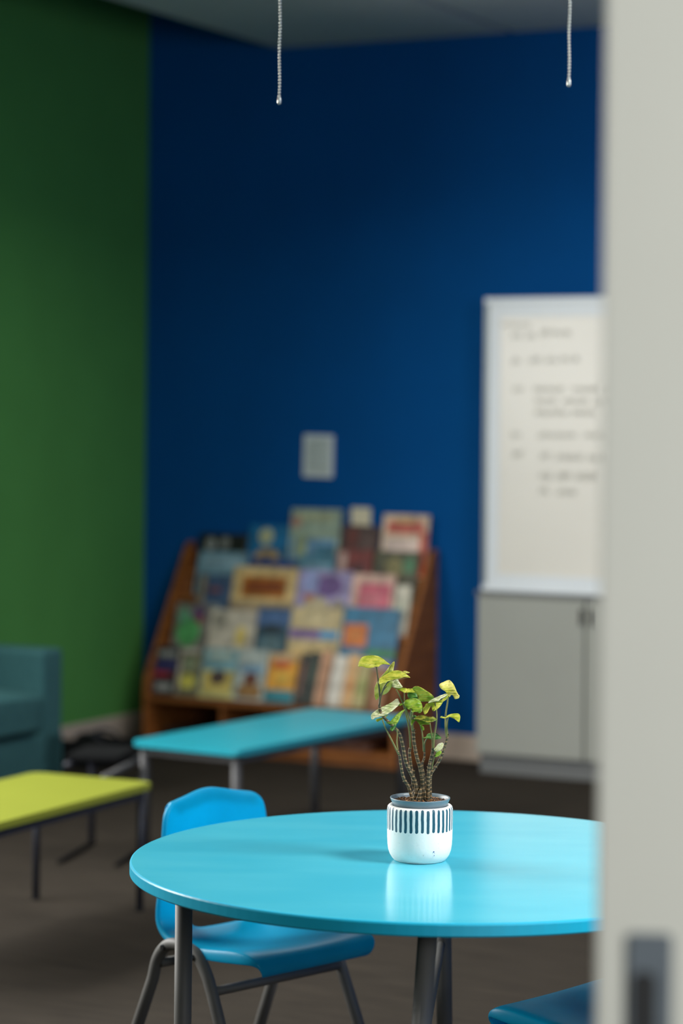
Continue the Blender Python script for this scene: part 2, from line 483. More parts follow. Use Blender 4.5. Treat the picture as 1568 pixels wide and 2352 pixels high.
def book(label, rect, tier, base, prints, thick=0.012, roll=0.0, name='picture_book', off=0.0):
    """rect: x0, x1, ytop in the photograph; stands on the ledge of a tier and leans back"""
    b, z0 = TIER[tier]
    x0, x1, yt = rect
    bmid = b - 0.035 - off
    a0, _ = on_plane(x0, yt + 40, bmid); a1, _ = on_plane(x1, yt + 40, bmid)
    _, zt = on_plane((x0 + x1) / 2, yt, b - 0.07)
    w = max(0.03, a1 - a0); h = (zt - z0) / math.cos(LEAN)
    if h * math.sin(LEAN) + thick > b - 0.03 - off:
        lean = math.asin(max(0.02, (b - 0.035 - off - thick)) / h)
    else:
        lean = LEAN
    h = (zt - z0) / math.cos(lean)
    root = thing(name, label, 'book', R((a0 + a1) / 2, b - off, z0 + 0.001 + thick * math.sin(lean) + abs(math.sin(roll)) * w / 2), -TH, 'books on the sloping display')
    root.rotation_euler = (Matrix.Rotation(-TH, 3, 'Z') @ Matrix.Rotation(-lean, 3, 'X') @ Matrix.Rotation(roll, 3, 'Y')).to_euler()
    bm = bmesh.new()
    box(bm, (-w / 2, 0, 0), (w / 2, 0.002, h)); box(bm, (-w / 2, thick - 0.002, 0), (w / 2, thick, h)); box(bm, (-w / 2, 0.002, 0), (-w / 2 + 0.002, thick - 0.002, h))
    build('cover', bm, bmat(base), root)
    box_obj('page_block', (-w / 2 + 0.002, 0.002, 0.003), (w / 2 - 0.003, thick - 0.002, h - 0.003), M_page, root)
    cols = []
    bm = bmesh.new()
    for q, (shape, cx, cy, pw, ph, c) in enumerate(prints):
        if c not in cols:
            cols.append(c)
        mi = cols.index(c)
        if shape == 'r':
            pp = [(-.5, -.5), (.5, -.5), (.5, .5), (-.5, .5)]
        elif shape == 'e':
            pp = [(.5 * math.cos(t * math.pi / 8), .5 * math.sin(t * math.pi / 8)) for t in range(16)]
        else:
            pp = [(-.5, -.5), (.5, -.5), (0, .5)]
        y = -0.0004 - 0.0003 * q
        vs = []
        for (ax, ay) in pp:
            X = min(0.5, max(-0.5, cx - 0.5 + ax * pw)) * w; Zz = min(1.0, max(0.0, cy + ay * ph)) * h
            vs.append(bm.verts.new((X, y, Zz)))
        f = bm.faces.new(vs); f.material_index = mi
    if prints:
        me = bpy.data.meshes.new('cover_print'); bm.to_mesh(me); bm.free()
        link('cover_print', me, [bmat(c) for c in cols], root)
    else:
        bm.free()
    return root

def cx(v): return 320 + v / 2.178
def cy(v): return 1140 + v / 2.178
def bk(label, x0, x1, yt, tier, base, prints, **kw):
    return book(label, (cx(x0), cx(x1), cy(yt)), tier, base, prints, **kw)

# row at the very top
bk('black picture book with white marks at the top left end of the display', 298, 532, 190, 4, (24, 24, 26), [('e', .25, .72, .22, .35, (150, 152, 148)), ('e', .55, .75, .2, .35, (128, 130, 126)), ('r', .8, .4, .3, .5, (20, 26, 24))])
bk('blue picture book with cream moon and tan figure, top row of display', 545, 748, 146, 4, (16, 104, 152), [('e', .42, .76, .36, .34, (188, 190, 150)), ('e', .5, .34, .62, .34, (168, 140, 92)), ('r', .5, .12, 1, .24, (22, 66, 128)), ('e', .5, .22, .3, .25, (20, 70, 140))])
bk('tall pale green picture book standing highest in the top row', 752, 1000, 66, 4, (150, 168, 150), [('r', .5, .88, .7, .14, (166, 172, 140)), ('r', .5, .3, .9, .5, (100, 140, 172)), ('e', .25, .42, .25, .4, (150, 164, 130)), ('r', .75, .28, .4, .35, (60, 116, 140)), ('e', .12, .8, .2, .2, (160, 120, 104))])
bk('dark red picture book tilted to one side in the top row', 1003, 1185, 150, 4, (66, 44, 42), [('e', .3, .75, .35, .4, (104, 46, 40)), ('e', .7, .7, .4, .4, (84, 62, 58)), ('r', .4, .35, .6, .3, (92, 40, 40)), ('r', .2, .15, .3, .3, (160, 130, 120))], roll=0.02)
bk('cream picture book with red title at the top right end of the display', 1213, 1440, 95, 4, (214, 188, 160), [('r', .5, .8, .8, .2, (186, 84, 68)), ('r', .45, .45, .75, .35, (220, 196, 184)), ('r', .92, .4, .16, .7, (196, 84, 58)), ('e', .5, .92, .6, .1, (196, 160, 110))])
# second row
bk('light blue picture book at the left end of the second row', 288, 530, 280, 3, (116, 150, 166), [('r', .5, .78, .8, .22, (140, 170, 184)), ('r', .5, .3, .9, .4, (60, 90, 112))])
bk('navy picture book with a gold scene under the blue moon book', 545, 770, 318, 3, (28, 58, 118), [('e', .55, .62, .5, .4, (180, 146, 90)), ('e', .35, .45, .3, .2, (60, 110, 160))])
bk('teal picture book below the tall pale green one', 786, 968, 300, 3, (70, 122, 142), [('r', .5, .7, .8, .3, (112, 150, 168)), ('e', .4, .4, .4, .4, (50, 90, 120))])
bk('maroon and white picture book in the second row, below the tilted red book', 975, 1150, 270, 3, (120, 52, 50), [('r', .18, .55, .22, .8, (190, 160, 150)), ('e', .65, .5, .5, .5, (70, 40, 44))])
bk('olive and black picture book at the right end of the second row', 1165, 1385, 278, 3, (78, 78, 58), [('e', .45, .68, .4, .4, (128, 120, 76)), ('e', .8, .75, .3, .3, (76, 124, 88)), ('r', .5, .2, .8, .3, (56, 52, 46)), ('e', .2, .5, .2, .4, (50, 44, 40))])
# third row
bk('dusky blue picture book at the left end of the third row', 290, 452, 400, 2, (70, 92, 122), [('r', .5, .72, .6, .3, (52, 72, 110)), ('e', .5, .3, .6, .3, (150, 160, 160)), ('r', .12, .5, .16, 1, (150, 134, 108)), ('e', .5, .72, .4, .1, (140, 90, 90))])
bk('wide tan picture book with orange brown title plaque, third row', 455, 772, 360, 2, (216, 186, 128), [('r', .5, .68, .70, .34, (176, 106, 36)), ('r', .5, .68, .58, .18, (132, 62, 22)), ('r', .5, .25, 1, .36, (170, 148, 118))], thick=0.016)
bk('lavender picture book with purple swirls in the middle of the third row', 776, 1046, 375, 2, (160, 150, 190), [('e', .6, .75, .5, .36, (112, 84, 140)), ('e', .25, .8, .3, .4, (150, 160, 206)), ('e', .4, .4, .5, .34, (196, 182, 150)), ('e', .25, .56, .2, .12, (206, 126, 96)), ('e', .8, .4, .3, .3, (150, 140, 130))])
bk('pink picture book in a pale border at the right of the third row', 1050, 1262, 395, 2, (214, 176, 160), [('r', .55, .6, .76, .5, (198, 92, 112)), ('r', .5, .6, .5, .2, (206, 116, 128))])
bk('small white book leaning at the right end of the third row', 1272, 1345, 450, 2, (204, 198, 180), [('e', .5, .5, .6, .5, (180, 182, 160))], roll=0.0)
# fourth row
bk('picture book with green leafy shapes at the left end of the fourth row', 168, 335, 540, 1, (120, 116, 108), [('e', .45, .5, .7, .55, (84, 160, 92)), ('e', .25, .78, .3, .3, (96, 156, 120)), ('e', .7, .82, .4, .3, (96, 70, 110)), ('r', .5, .1, .8, .2, (186, 180, 166)), ('e', .75, .72, .2, .15, (150, 70, 70))])
bk('cream picture book with a yellow patch in the fourth row', 345, 576, 572, 1, (200, 190, 172), [('e', .7, .5, .25, .4, (214, 190, 110)), ('e', .2, .8, .3, .3, (150, 144, 130)), ('r', .5, .12, .9, .2, (182, 176, 160))])
bk('dark teal picture book with a blue sky in the fourth row', 580, 742, 562, 1, (52, 84, 100), [('r', .5, .82, 1, .3, (76, 108, 154)), ('e', .5, .62, .8, .2, (40, 58, 70)), ('e', .5, .35, .7, .3, (92, 120, 128))])
bk('cream picture book with a purple and blue stripe in the fourth row', 745, 1000, 562, 1, (206, 186, 140), [('r', .32, .55, .62, .16, (130, 104, 160)), ('r', .78, .55, .36, .14, (60, 142, 190)), ('e', .5, .82, .6, .24, (214, 196, 152)), ('r', .5, .25, .8, .2, (220, 190, 130))])
bk('blue picture book with a glowing orange square in the fourth row', 1004, 1284, 562, 1, (54, 118, 152), [('r', .26, .55, .42, .36, (206, 110, 46)), ('r', .26, .55, .26, .2, (224, 136, 66)), ('r', .75, .28, .5, .12, (60, 140, 80)), ('r', .5, .1, 1, .2, (60, 76, 140)), ('e', .75, .12, .3, .1, (180, 170, 170))])
# bottom row
bk('black picture book with white title and red band, left end of bottom row', 76, 188, 752, 0, (30, 28, 40), [('r', .5, .84, .8, .14, (140, 140, 136)), ('r', .5, .62, .9, .2, (50, 46, 96)), ('r', .4, .42, .7, .10, (170, 44, 66)), ('r', .5, .16, .7, .16, (150, 150, 146))])
bk('slim yellow and green book beside the black one, bottom row', 190, 305, 785, 0, (112, 108, 84), [('e', .5, .35, .7, .34, (206, 196, 86)), ('e', .5, .75, .6, .3, (130, 140, 110)), ('r', .1, .5, .12, .9, (180, 166, 156))])
bk('light blue book with a dark figure on yellow, bottom row', 312, 484, 765, 0, (120, 160, 168), [('r', .5, .3, .9, .5, (204, 182, 96)), ('e', .5, .42, .5, .3, (84, 66, 62)), ('r', .5, .86, .7, .12, (176, 190, 176)), ('r', .5, .08, 1, .14, (200, 190, 120))])
bk('white and blue book with a brown figure, bottom row', 488, 632, 770, 0, (176, 186, 180), [('e', .5, .42, .5, .34, (110, 60, 46)), ('r', .5, .18, .8, .26, (150, 110, 60)), ('r', .5, .62, .8, .16, (112, 150, 176))])
bk('orange yellow book with a teal foot, bottom row', 640, 782, 790, 0, (222, 158, 52), [('e', .45, .78, .7, .2, (214, 104, 44)), ('e', .55, .5, .5, .26, (226, 178, 70)), ('r', .5, .13, 1, .26, (48, 134, 148)), ('r', .5, .92, 1, .12, (200, 170, 130))])
bk('dark grey thin book turned on edge beside the orange book', 786, 832, 786, 0, (58, 56, 54), [('r', .4, .5, .3, .6, (150, 110, 96))], roll=0.06, thick=0.010, name='paperback_book')
bk('dark green thin book leaning to the right, bottom row', 836, 880, 780, 0, (46, 56, 52), [('r', .5, .6, .3, .4, (90, 110, 96))], roll=0.06, thick=0.010, name='paperback_book')
bk('salmon paperback leaning to the right, bottom row', 884, 936, 776, 0, (206, 158, 124), [('r', .7, .5, .3, .9, (178, 126, 96))], roll=0.06, thick=0.010, name='paperback_book')
bk('white paperback with broad spine, bottom row', 948, 1016, 800, 0, (222, 212, 196), [('r', .3, .5, .3, .9, (232, 226, 214))], thick=0.010, roll=0.06, name='paperback_book')
bk('cream and orange paperback, bottom row', 1022, 1074, 792, 0, (222, 176, 120), [('e', .5, .4, .5, .3, (214, 140, 70))], thick=0.010, roll=0.06, name='paperback_book')
bk('yellow green paperback at the right end of the bottom row', 1080, 1136, 810, 0, (184, 172, 116), [('e', .5, .4, .6, .4, (150, 160, 80))], thick=0.010, roll=0.06, name='paperback_book')
bk('small cream reader standing near the right side panel, bottom row', 1160, 1230, 860, 0, (160, 110, 70), [('e', .5, .6, .6, .4, (180, 140, 96))], thick=0.010, name='paperback_book')
# things stored in the open base
for q, (px, wdt, hh, colr, lab) in enumerate(((612, 0.30, 0.05, (92, 90, 84), 'grey flat box lying in the middle base compartment of the display'),
                                              (815, 0.24, 0.035, (74, 46, 34), 'dark reddish flat box lying in the right base compartment of the display'),
                                              (436, 0.18, 0.04, (38, 34, 32), 'black flat box lying in the left base compartment of the display'))):
    a, _ = on_plane(px, 1730, 0.3)
    t_ = thing('storage_box', lab, 'box', R(a, 0.24, 0.058), -TH)
    box_obj('tray', (-wdt / 2, -0.14, 0), (wdt / 2, 0.14, hh * 0.7), bmat(colr), t_, bevel=0.003)
    box_obj('lid', (-wdt / 2 - 0.003, -0.143, hh * 0.7), (wdt / 2 + 0.003, 0.143, hh), bmat(tuple(min(255, int(c * 1.25)) for c in colr)), t_, bevel=0.003)

# ------------------------------------------------------------------ teal sofa along the green wall
SA = 0.80; SB0 = 1.92; SL = 2.0
sofa = thing('sofa', 'teal ribbed fabric sofa standing along the green wall at the left', 'sofa', R(0.03, SB0, 0), math.atan2(E1.y, E1.x))
# local x = e1 (forward), y: -e2 direction ; the sofa runs to -y (towards the camera)
def so(name, lo, hi, bevel, seg=3, m=M_sofa, parent=sofa):
    return box_obj(name, lo, hi, m, parent, bevel, seg)
so('base', (0.02, -SL, 0.05), (SA - 0.03, 0, 0.285), 0.012)
for y in (0.0, -SL + 0.15):
    so('arm', (0.0, y - 0.15, 0.05), (SA - 0.03, y, 0.625), 0.022, 4)
so('backrest', (0.0, -SL + 0.15, 0.285), (0.18, -0.15, 0.66), 0.04, 4)
for k in range(2):
    y1 = -0.155 - k * 0.845
    bm = bmesh.new(); box(bm, (0.17, y1 - 0.84, 0.30), (SA - 0.005, y1, 0.44))
    o = build('seat_cushion', bm, M_sofa, sofa, smooth=True)
    bv = o.modifiers.new('round', 'BEVEL'); bv.width = 0.055; bv.segments = 5
    bm2 = bmesh.new(); bm2.from_mesh(o.data)
    bmesh.ops.subdivide_edges(bm2, edges=bm2.edges[:], cuts=5, use_grid_fill=True)
    for v in bm2.verts:
        fx = 1 - ((v.co.x - 0.48) / 0.34) ** 2; fy = 1 - ((v.co.y - y1 + 0.42) / 0.44) ** 2
        if v.co.z > 0.37:
            v.co.z += 0.055 * max(0, fx) ** 0.5 * max(0, fy) ** 0.5
    bm2.to_mesh(o.data); bm2.free()
    o.modifiers.remove(bv)
    for p in o.data.polygons:
        p.use_smooth = True
    sd = o.modifiers.new('soft', 'SUBSURF'); sd.levels = 1; sd.render_levels = 2
for (x, y) in ((0.06, -0.06), (SA - 0.1, -0.06), (0.06, -SL + 0.06), (SA - 0.1, -SL + 0.06)):
    bm = bmesh.new(); tube(bm, [(x, y, 0), (x, y, 0.052)], [0.016, 0.022], 12)
    build('foot', bm, M_screw, sofa)

# ------------------------------------------------------------------ low benches
def bench(label, centre, ang, Ln, Wd, z, mtop, mleg, legr, inset=0.035):
    t = thing('low_bench', label, 'bench', (centre[0], centre[1], 0), ang, 'low rectangular benches')
    pp = fillet([(-Ln / 2, -Wd / 2), (Ln / 2, -Wd / 2), (Ln / 2, Wd / 2), (-Ln / 2, Wd / 2)], 0.03, 6)
    bm = bmesh.new(); prism(bm, [(p.x, p.y, z - 0.022) for p in pp], (0, 0, 0.022))
    es = [e for e in bm.edges if abs(e.verts[0].co.z - e.verts[1].co.z) < 1e-6]
    bmesh.ops.bevel(bm, geom=es, offset=0.004, segments=2, affect='EDGES', profile=0.5)
    build('bench_top', bm, mtop, t)
    for s in (-1, 1):
        box_obj('apron', (-Ln / 2 + inset, s * (Wd / 2 - inset) - 0.011, z - 0.05), (Ln / 2 - inset, s * (Wd / 2 - inset) + 0.011, z - 0.022), mleg, t)
        box_obj('apron', (s * (Ln / 2 - inset) - 0.011, -Wd / 2 + inset, z - 0.05), (s * (Ln / 2 - inset) + 0.011, Wd / 2 - inset, z - 0.022), mleg, t)
        for q in (-1, 1):
            bm = bmesh.new()
            x, y = q * (Ln / 2 - inset), s * (Wd / 2 - inset)
            tube(bm, [(x, y, 0.012), (x, y, z - 0.022)], legr, 16)
            lg = build('leg', bm, mleg, t, smooth=True)
            bm = bmesh.new(); tube(bm, [(x, y, 0), (x, y, 0.012)], legr * 1.2, 16)
            build('foot_cap', bm, M_screw, lg)
    return t
P = [at_height(318, 1697, .42), at_height(532, 1727, .42), at_height(930, 1650, .42), at_height(740, 1622, .42)]
cen = sum(P, Vector()) / 4
ld = ((P[2] - P[1]) + (P[3] - P[0])) / 2
bench('low turquoise bench with grey legs in front of the book display', cen, math.atan2(ld.y, ld.x), ld.length, 0.47, 0.42, M_bluetop, M_leg2, 0.018)
pr = at_height(353, 1796, .41)
ydir = Vector((-0.43, -0.903, 0)).normalized(); wdir = Vector((-0.903, 0.43, 0)).normalized()
cen = pr + ydir * 0.6 + wdir * 0.225
bench('low lime yellow bench with thin dark legs at the left edge', cen, math.atan2(ydir.y, ydir.x), 1.2, 0.45, 0.41, M_yellow, M_leg3, 0.012, 0.03)

# ------------------------------------------------------------------ black stool with bent grey tube frame
A = at_height(339, 1730, .345); B = at_height(238, 1778, .35)
fd = (B - A); L_ = fd.length; fd.normalize()
sd_ = Vector((-fd.y, fd.x, 0))
if sd_.x > 0:
    sd_ = -sd_
ang = math.atan2(fd.y, fd.x)
sgn = 1 if Vector((math.cos(ang + math.pi / 2), math.sin(ang + math.pi / 2), 0)).dot(sd_) > 0 else -1
st = thing('padded_stool', 'low black topped stool with bent grey tube frame beside the turquoise bench', 'stool', (A.x, A.y, 0), ang)
SW = 0.21
for k, y in enumerate((0.0, sgn * SW)):
    bm = bmesh.new()
    pts = [(0.0, y, 0.0), (0.0, y, 0.28)] + smooth_path([(0.0, y, 0.29), (0.02, y, 0.325), (0.06, y, 0.337)], 5) + [(0.10, y, 0.337), (L_ if k == 0 else 0.32, y, 0.337)]
    tube(bm, pts, 0.0125, 12)
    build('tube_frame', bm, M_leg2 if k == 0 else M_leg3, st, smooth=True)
    bm = bmesh.new(); tube(bm, [(-0.02, y, 0.008), (0.40, y, 0.008)], 0.008, 10)
    build('floor_runner', bm, M_black, st, smooth=True)
bm = bmesh.new(); tube(bm, [(0.08, 0, 0.335), (0.08, sgn * SW, 0.335)], 0.011, 10)
build('cross_tube', bm, M_leg2, st, smooth=True)
ylo, yhi = sorted((sgn * 0.02, sgn * (SW + 0.01)))
box_obj('seat_pad', (0.03, ylo, 0.349), (0.30, yhi, 0.375), M_black, st, 0.010, 3)
# black soft bag on the floor between sofa and display
bp_ = at_height(222, 1752, 0.0)
bag = thing('floor_bag', 'black soft bag lying on the carpet between the sofa and the book display', 'bag', (bp_.x, bp_.y, 0), -TH)
bm = bmesh.new(); box(bm, (-0.16, -0.20, 0.0), (0.16, 0.20, 0.11))
bmesh.ops.subdivide_edges(bm, edges=bm.edges[:], cuts=4, use_grid_fill=True)
for v in bm.verts:
    if v.co.z > 0.01:
        v.co.z += 0.02 * math.sin(v.co.x * 17 + 1) * math.cos(v.co.y * 14)
        v.co.x *= 1 - 0.15 * v.co.z / 0.15; v.co.y *= 1 - 0.2 * v.co.z / 0.15
o = build('bag_body', bm, M_black, bag, smooth=True)
sd = o.modifiers.new('soft', 'SUBSURF'); sd.levels = 1; sd.render_levels = 2
for y in (-0.06, 0.06):
    bm = bmesh.new(); tube(bm, smooth_path([(-0.10, y, 0.07), (-0.05, y * 1.1, 0.13), (0.03, y * 1.3, 0.135), (0.09, y, 0.09)], 6), 0.008, 8)
    build('strap', bm, M_leg3, bag, smooth=True)

# ------------------------------------------------------------------ round table
TC = Vector((0.196, 4.74)); TZ = 0.7164; TR = 0.6
tab = thing('round_table', 'large round turquoise table with dark grey legs in the foreground', 'table', (TC.x, TC.y, 0), 0)
bm = bmesh.new()
th = 0.025
rings = lathe(bm, [(TR - 0.003, TZ - th), (TR, TZ - th + 0.003), (TR, TZ - 0.004), (TR - 0.0012, TZ - 0.0012), (TR - 0.004, TZ)], 160)
ft = bm.faces.new(rings[-1]); fb = bm.faces.new(rings[0][::-1])
for f in bm.faces:
    f.material_index = 1
ft.material_index = 0
me = bpy.data.meshes.new('tabletop'); bmesh.ops.recalc_face_normals(bm, faces=bm.faces[:]); bm.to_mesh(me); bm.free()
o = link('tabletop', me, [M_tabletop, M_tabedge], tab)
def leg_at(px):   # world x of a pixel column at leg depth -> local position on the ring of legs
    return px
legs = [(-0.496, 0.02, 0.0, 0.0), (-0.035, -0.50, -0.010, -0.02), (0.032, 0.50, 0.004, 0.02), (0.45, 0.28, 0.004, 0.01)]
for (x, y, sx, sy) in legs:
    bm = bmesh.new(); tube(bm, [(x + sx * 4, y + sy * 2, 0.015), (x, y, TZ - th - 0.006)], 0.0172, 24)
    lg = build('leg', bm, M_leg, tab, smooth=True)
    bm = bmesh.new(); tube(bm, [(x + sx * 4, y + sy * 2, 0.0), (x + sx * 4, y + sy * 2, 0.02)], 0.0195, 20)
    build('foot_cap', bm, M_screw, lg)
    bm = bmesh.new(); tube(bm, [(x, y, TZ - th - 0.006), (x, y, TZ - th)], 0.042, 24)
    build('mounting_plate', bm, M_leg, tab)
bm = bmesh.new(); tube(bm, [(-0.035 - 0.014, -0.50, 0.44), (0.032, 0.50, 0.44)], 0.009, 12)
build('stretcher', bm, M_leg, tab, smooth=True)

# ------------------------------------------------------------------ plastic chairs
def chair(label, loc, rz, back_top):
    t = thing('school_chair', label, 'chair', loc, rz, 'cyan moulded school chairs')
    ZS = 0.428
    # profile rows: x, z, half width, lip drop factor
    k = (back_top - 0.50) / (0.74 - 0.50)
    rows = [(0.172, 0.384, 0.152, 0.0), (0.185, 0.390, 0.162, 0.0), (0.189, 0.408, 0.172, 0.1), (0.180, ZS - 0.002, 0.182, 0.5),
            (0.146, ZS + 0.003, 0.190, 1.0), (0.08, ZS - 0.004, 0.191, 0.95), (0.02, ZS - 0.012, 0.189, 0.8),
            (-0.04, ZS - 0.014, 0.186, 0.6), (-0.09, ZS - 0.010, 0.183, 0.45), (-0.125, ZS + 0.004, 0.181, 0.4),
            (-0.147, ZS + 0.032, 0.178, 0.4), (-0.158, ZS + 0.07, 0.174, 0.4)]
    for (x, z, w) in ((-0.161, 0.54, 0.166), (-0.163, 0.59, 0.161), (-0.165, 0.64, 0.156), (-0.167, 0.685, 0.152), (-0.169, 0.718, 0.148), (-0.172, 0.737, 0.138), (-0.176, 0.742, 0.120)):
        rows.append((x, 0.50 + (z - 0.50) * k, w, 0.4))
    us = [-1.0, -1.0, -0.97, -0.90, -0.75, -0.5, -0.25, 0, 0.25, 0.5, 0.75, 0.90, 0.97, 1.0, 1.0]
    nb = len(rows)
    bm = bmesh.new()
    grid = []
    for i, (x, z, w, lip) in enumerate(rows):
        p0 = rows[max(0, i - 1)]; p1 = rows[min(nb - 1, i + 1)]
        tx, tz = p1[0] - p0[0], p1[1] - p0[1]
        l = math.hypot(tx, tz); nx, nz = (tz / l, -tx / l)     # normal towards the sitter
        row = []
        for j, u in enumerate(us):
            edge = (j == 0 or j == len(us) - 1)
            d = 0.0
            if i < 11:
                d = 0.010 * u * u if i > 3 else 0.0            # dished seat
            else:
                d = 0.022 * u * u                              # back wraps round the sitter
            drop = {14: 0.006, 15: 0.016, 16: 0.026, 17: 0.033, 18: 0.034}.get(i, 0.0)
            zz = z - drop * k * max(0.0, abs(u) - 0.12) / 0.88
            if edge:
                d -= 0.030 * lip
            elif abs(u) > 0.95:
                d -= 0.004 * lip
            row.append(bm.verts.new((x + nx * d, u * w + (0.003 * (1 if u > 0 else -1) if edge else 0), zz + nz * d)))
        grid.append(row)
    for i in range(nb - 1):
        for j in range(len(us) - 1):
            um = (us[j] + us[j + 1]) / 2
            if i in (9, 10, 11) and abs(um) < 0.62:            # opening between seat and back
                continue
            bm.faces.new((grid[i][j], grid[i][j + 1], grid[i + 1][j + 1], grid[i + 1][j]))
    # back top rim folded to the rear
    top = grid[-1]
    rim = [bm.verts.new(v.co + Vector((-0.016, 0, -0.004))) for v in top]
    rim2 = [bm.verts.new(v.co + Vector((-0.018, 0, -0.020))) for v in top]
    for j in range(len(us) - 1):
        bm.faces.new((top[j], top[j + 1], rim[j + 1], rim[j])); bm.faces.new((rim[j], rim[j + 1], rim2[j + 1], rim2[j]))
    bmesh.ops.remove_doubles(bm, verts=bm.verts[:], dist=0.0002)
    sh = build('seat_shell', bm, M_plastic, t, smooth=True)
    s1 = sh.modifiers.new('thick', 'SOLIDIFY'); s1.thickness = 0.005; s1.offset = 0
    s2 = sh.modifiers.new('soft', 'SUBSURF'); s2.levels = 2; s2.render_levels = 2
    for s in (-1, 1):
        y = s * 0.196
        pts = [(-0.27, y * 1.05, 0.012)] + smooth_path([(-0.135, y, 0.335), (-0.118, y, 0.385), (-0.085, y, 0.418), (-0.035, y, 0.424), (0.012, y, 0.410), (0.042, y, 0.375), (0.062, y, 0.335)], 6) + [(0.205, y * 1.05, 0.012)]
        bm = bmesh.new(); tube(bm, pts, 0.0135, 14)
        fr = build('side_frame', bm, M_leg, t, smooth=True)
        for x, z in ((-0.088, 0.414), (0.010, 0.408)):
            bm = bmesh.new(); tube(bm, [(x, y + s * 0.010, z), (x, y + s * 0.0165, z)], [0.0075, 0.006], 12)
            build('screw', bm, M_screw, fr)
        for x in (-0.27, 0.205):
            bm = bmesh.new(); tube(bm, [(x, y * 1.05, 0.0), (x, y * 1.05, 0.03)], 0.0155, 12)
            build('foot_cap', bm, M_screw, fr)
    for x, z in ((0.062, 0.340), (-0.108, 0.375)):
        bm = bmesh.new(); tube(bm, [(x, -0.196, z), (x, 0.196, z)], 0.0105, 12)
        build('cross_bar', bm, M_leg, t, smooth=True)
    return t

chair('cyan plastic school chair with peaked back, drawn up behind the round table', (-0.170, 5.392, 0), math.radians(-45), 0.733)
chair('blue plastic chair seat tucked under the right side of the round table', (0.556, 4.74, 0), math.radians(137), 0.672)

# ------------------------------------------------------------------ ball chains
def chain(label, px0, px1, pyend, Y):
    end = at_depth(px1, pyend, Y)
    top = Vector((end.x, Y, Z_TILE))
    t = thing('ball_chain', label, 'chain', (end.x, Y, end.z), 0, 'hanging ball chains')
    bm = bmesh.new()
    n = int((Z_TILE - end.z - 0.02) / 0.0056)
    for k in range(n):
        z = 0.012 + k * 0.0056
        off = 0.0006 * math.sin(k * 0.35)
        bmesh.ops.create_icosphere(bm, subdivisions=1, radius=0.0027, matrix=Matrix.Translation((off, 0, z)))
    o = build('beads', bm, M_chain, t, smooth=True); o['kind'] = 'stuff'
    bm = bmesh.new(); tube(bm, [(0.0006 * math.sin(k * 0.35), 0, 0.012 + k * 0.0056) for k in range(n)] + [(0, 0, Z_TILE - end.z)], 0.0007, 5)
    build('link_wire', bm, M_chain, t)
    bm = bmesh.new(); tube(bm, [(0, 0, -0.003), (0, 0, 0.0), (0, 0, 0.007), (0, 0, 0.012)], [0.002, 0.0036, 0.0034, 0.0015], 10)
    build('end_weight', bm, M_chain, t, smooth=True)
    bm = bmesh.new(); tube(bm, [(0, 0, Z_TILE - end.z - 0.012), (0, 0, Z_TILE - end.z)], [0.006, 0.010], 12)
    build('ceiling_fixing', bm, M_chain, t)
chain('metal ball chain hanging from the ceiling left of centre', 643, 641, 236, 4.25)
chain('shorter metal ball chain hanging beside the white door', 1309, 1306, 195, 4.15)

# ------------------------------------------------------------------ ceramic pot
PY = 4.735
PX = at_depth(963.5, 1930, PY).x
pot_m = bpy.data.materials.new('striped_ceramic'); pot_m.use_nodes = True
nt = pot_m.node_tree; N = nt.nodes; L = nt.links
bs = N['Principled BSDF']; bs.inputs['Roughness'].default_value = 0.55
tc = N.new('ShaderNodeTexCoord'); sp = N.new('ShaderNodeSeparateXYZ'); L.new(tc.outputs['Object'], sp.inputs[0])
def math_n(op, a, b=None, c=None):
    n = N.new('ShaderNodeMath'); n.operation = op
    for i, v in enumerate((a, b, c)):
        if v is None: continue
        if isinstance(v, (int, float)): n.inputs[i].default_value = v
        else: L.new(v, n.inputs[i])
    return n.outputs[0]
nzw = N.new('ShaderNodeTexNoise'); nzw.inputs['Scale'].default_value = 55.0; L.new(tc.outputs['Object'], nzw.inputs['Vector'])
angv = math_n('ARCTAN2', sp.outputs['Y'], sp.outputs['X'])
wob = math_n('MULTIPLY', math_n('SUBTRACT', nzw.outputs['Fac'], 0.5), 0.22)
ph = math_n('ADD', math_n('MULTIPLY', angv, 36 / (2 * math.pi)), math_n('ADD', wob, 100.25))
fr = math_n('ABSOLUTE', math_n('SUBTRACT', math_n('FRACT', ph), 0.5))        # 0 at stripe centre
# rounded ends: capsule distance (cell width 11.2 mm)
dx = math_n('MULTIPLY', fr, 0.0112)
zc = 0.0840; hl = 0.0195
idn = N.new('ShaderNodeTexWhiteNoise'); idn.noise_dimensions = '1D'; L.new(math_n('FLOOR', ph), idn.inputs['W'])
jit = math_n('MULTIPLY', math_n('SUBTRACT', idn.outputs['Value'], 0.5), 0.003)
dz = math_n('MAXIMUM', math_n('SUBTRACT', math_n('ABSOLUTE', math_n('SUBTRACT', math_n('ADD', sp.outputs['Z'], jit), zc)), hl), 0.0)
dist = math_n('SQRT', math_n('ADD', math_n('MULTIPLY', dx, dx), math_n('MULTIPLY', dz, dz)))
mask = math_n('LESS_THAN', dist, 0.0029)
base = N.new('ShaderNodeValToRGB'); nz3 = N.new('ShaderNodeTexNoise'); nz3.inputs['Scale'].default_value = 160; nz3.inputs['Detail'].default_value = 5
L.new(tc.outputs['Object'], nz3.inputs['Vector']); L.new(nz3.outputs['Fac'], base.inputs['Fac'])
base.color_ramp.elements[0].position = 0.22; base.color_ramp.elements[0].color = rgb(176, 174, 168)
base.color_ramp.elements[1].position = 0.34; base.color_ramp.elements[1].color = rgb(240, 239, 234)
mix = N.new('ShaderNodeMix'); mix.data_type = 'RGBA'
L.new(mask, mix.inputs[0]); L.new(base.outputs['Color'], mix.inputs[6]); mix.inputs[7].default_value = rgb(18, 78, 96)
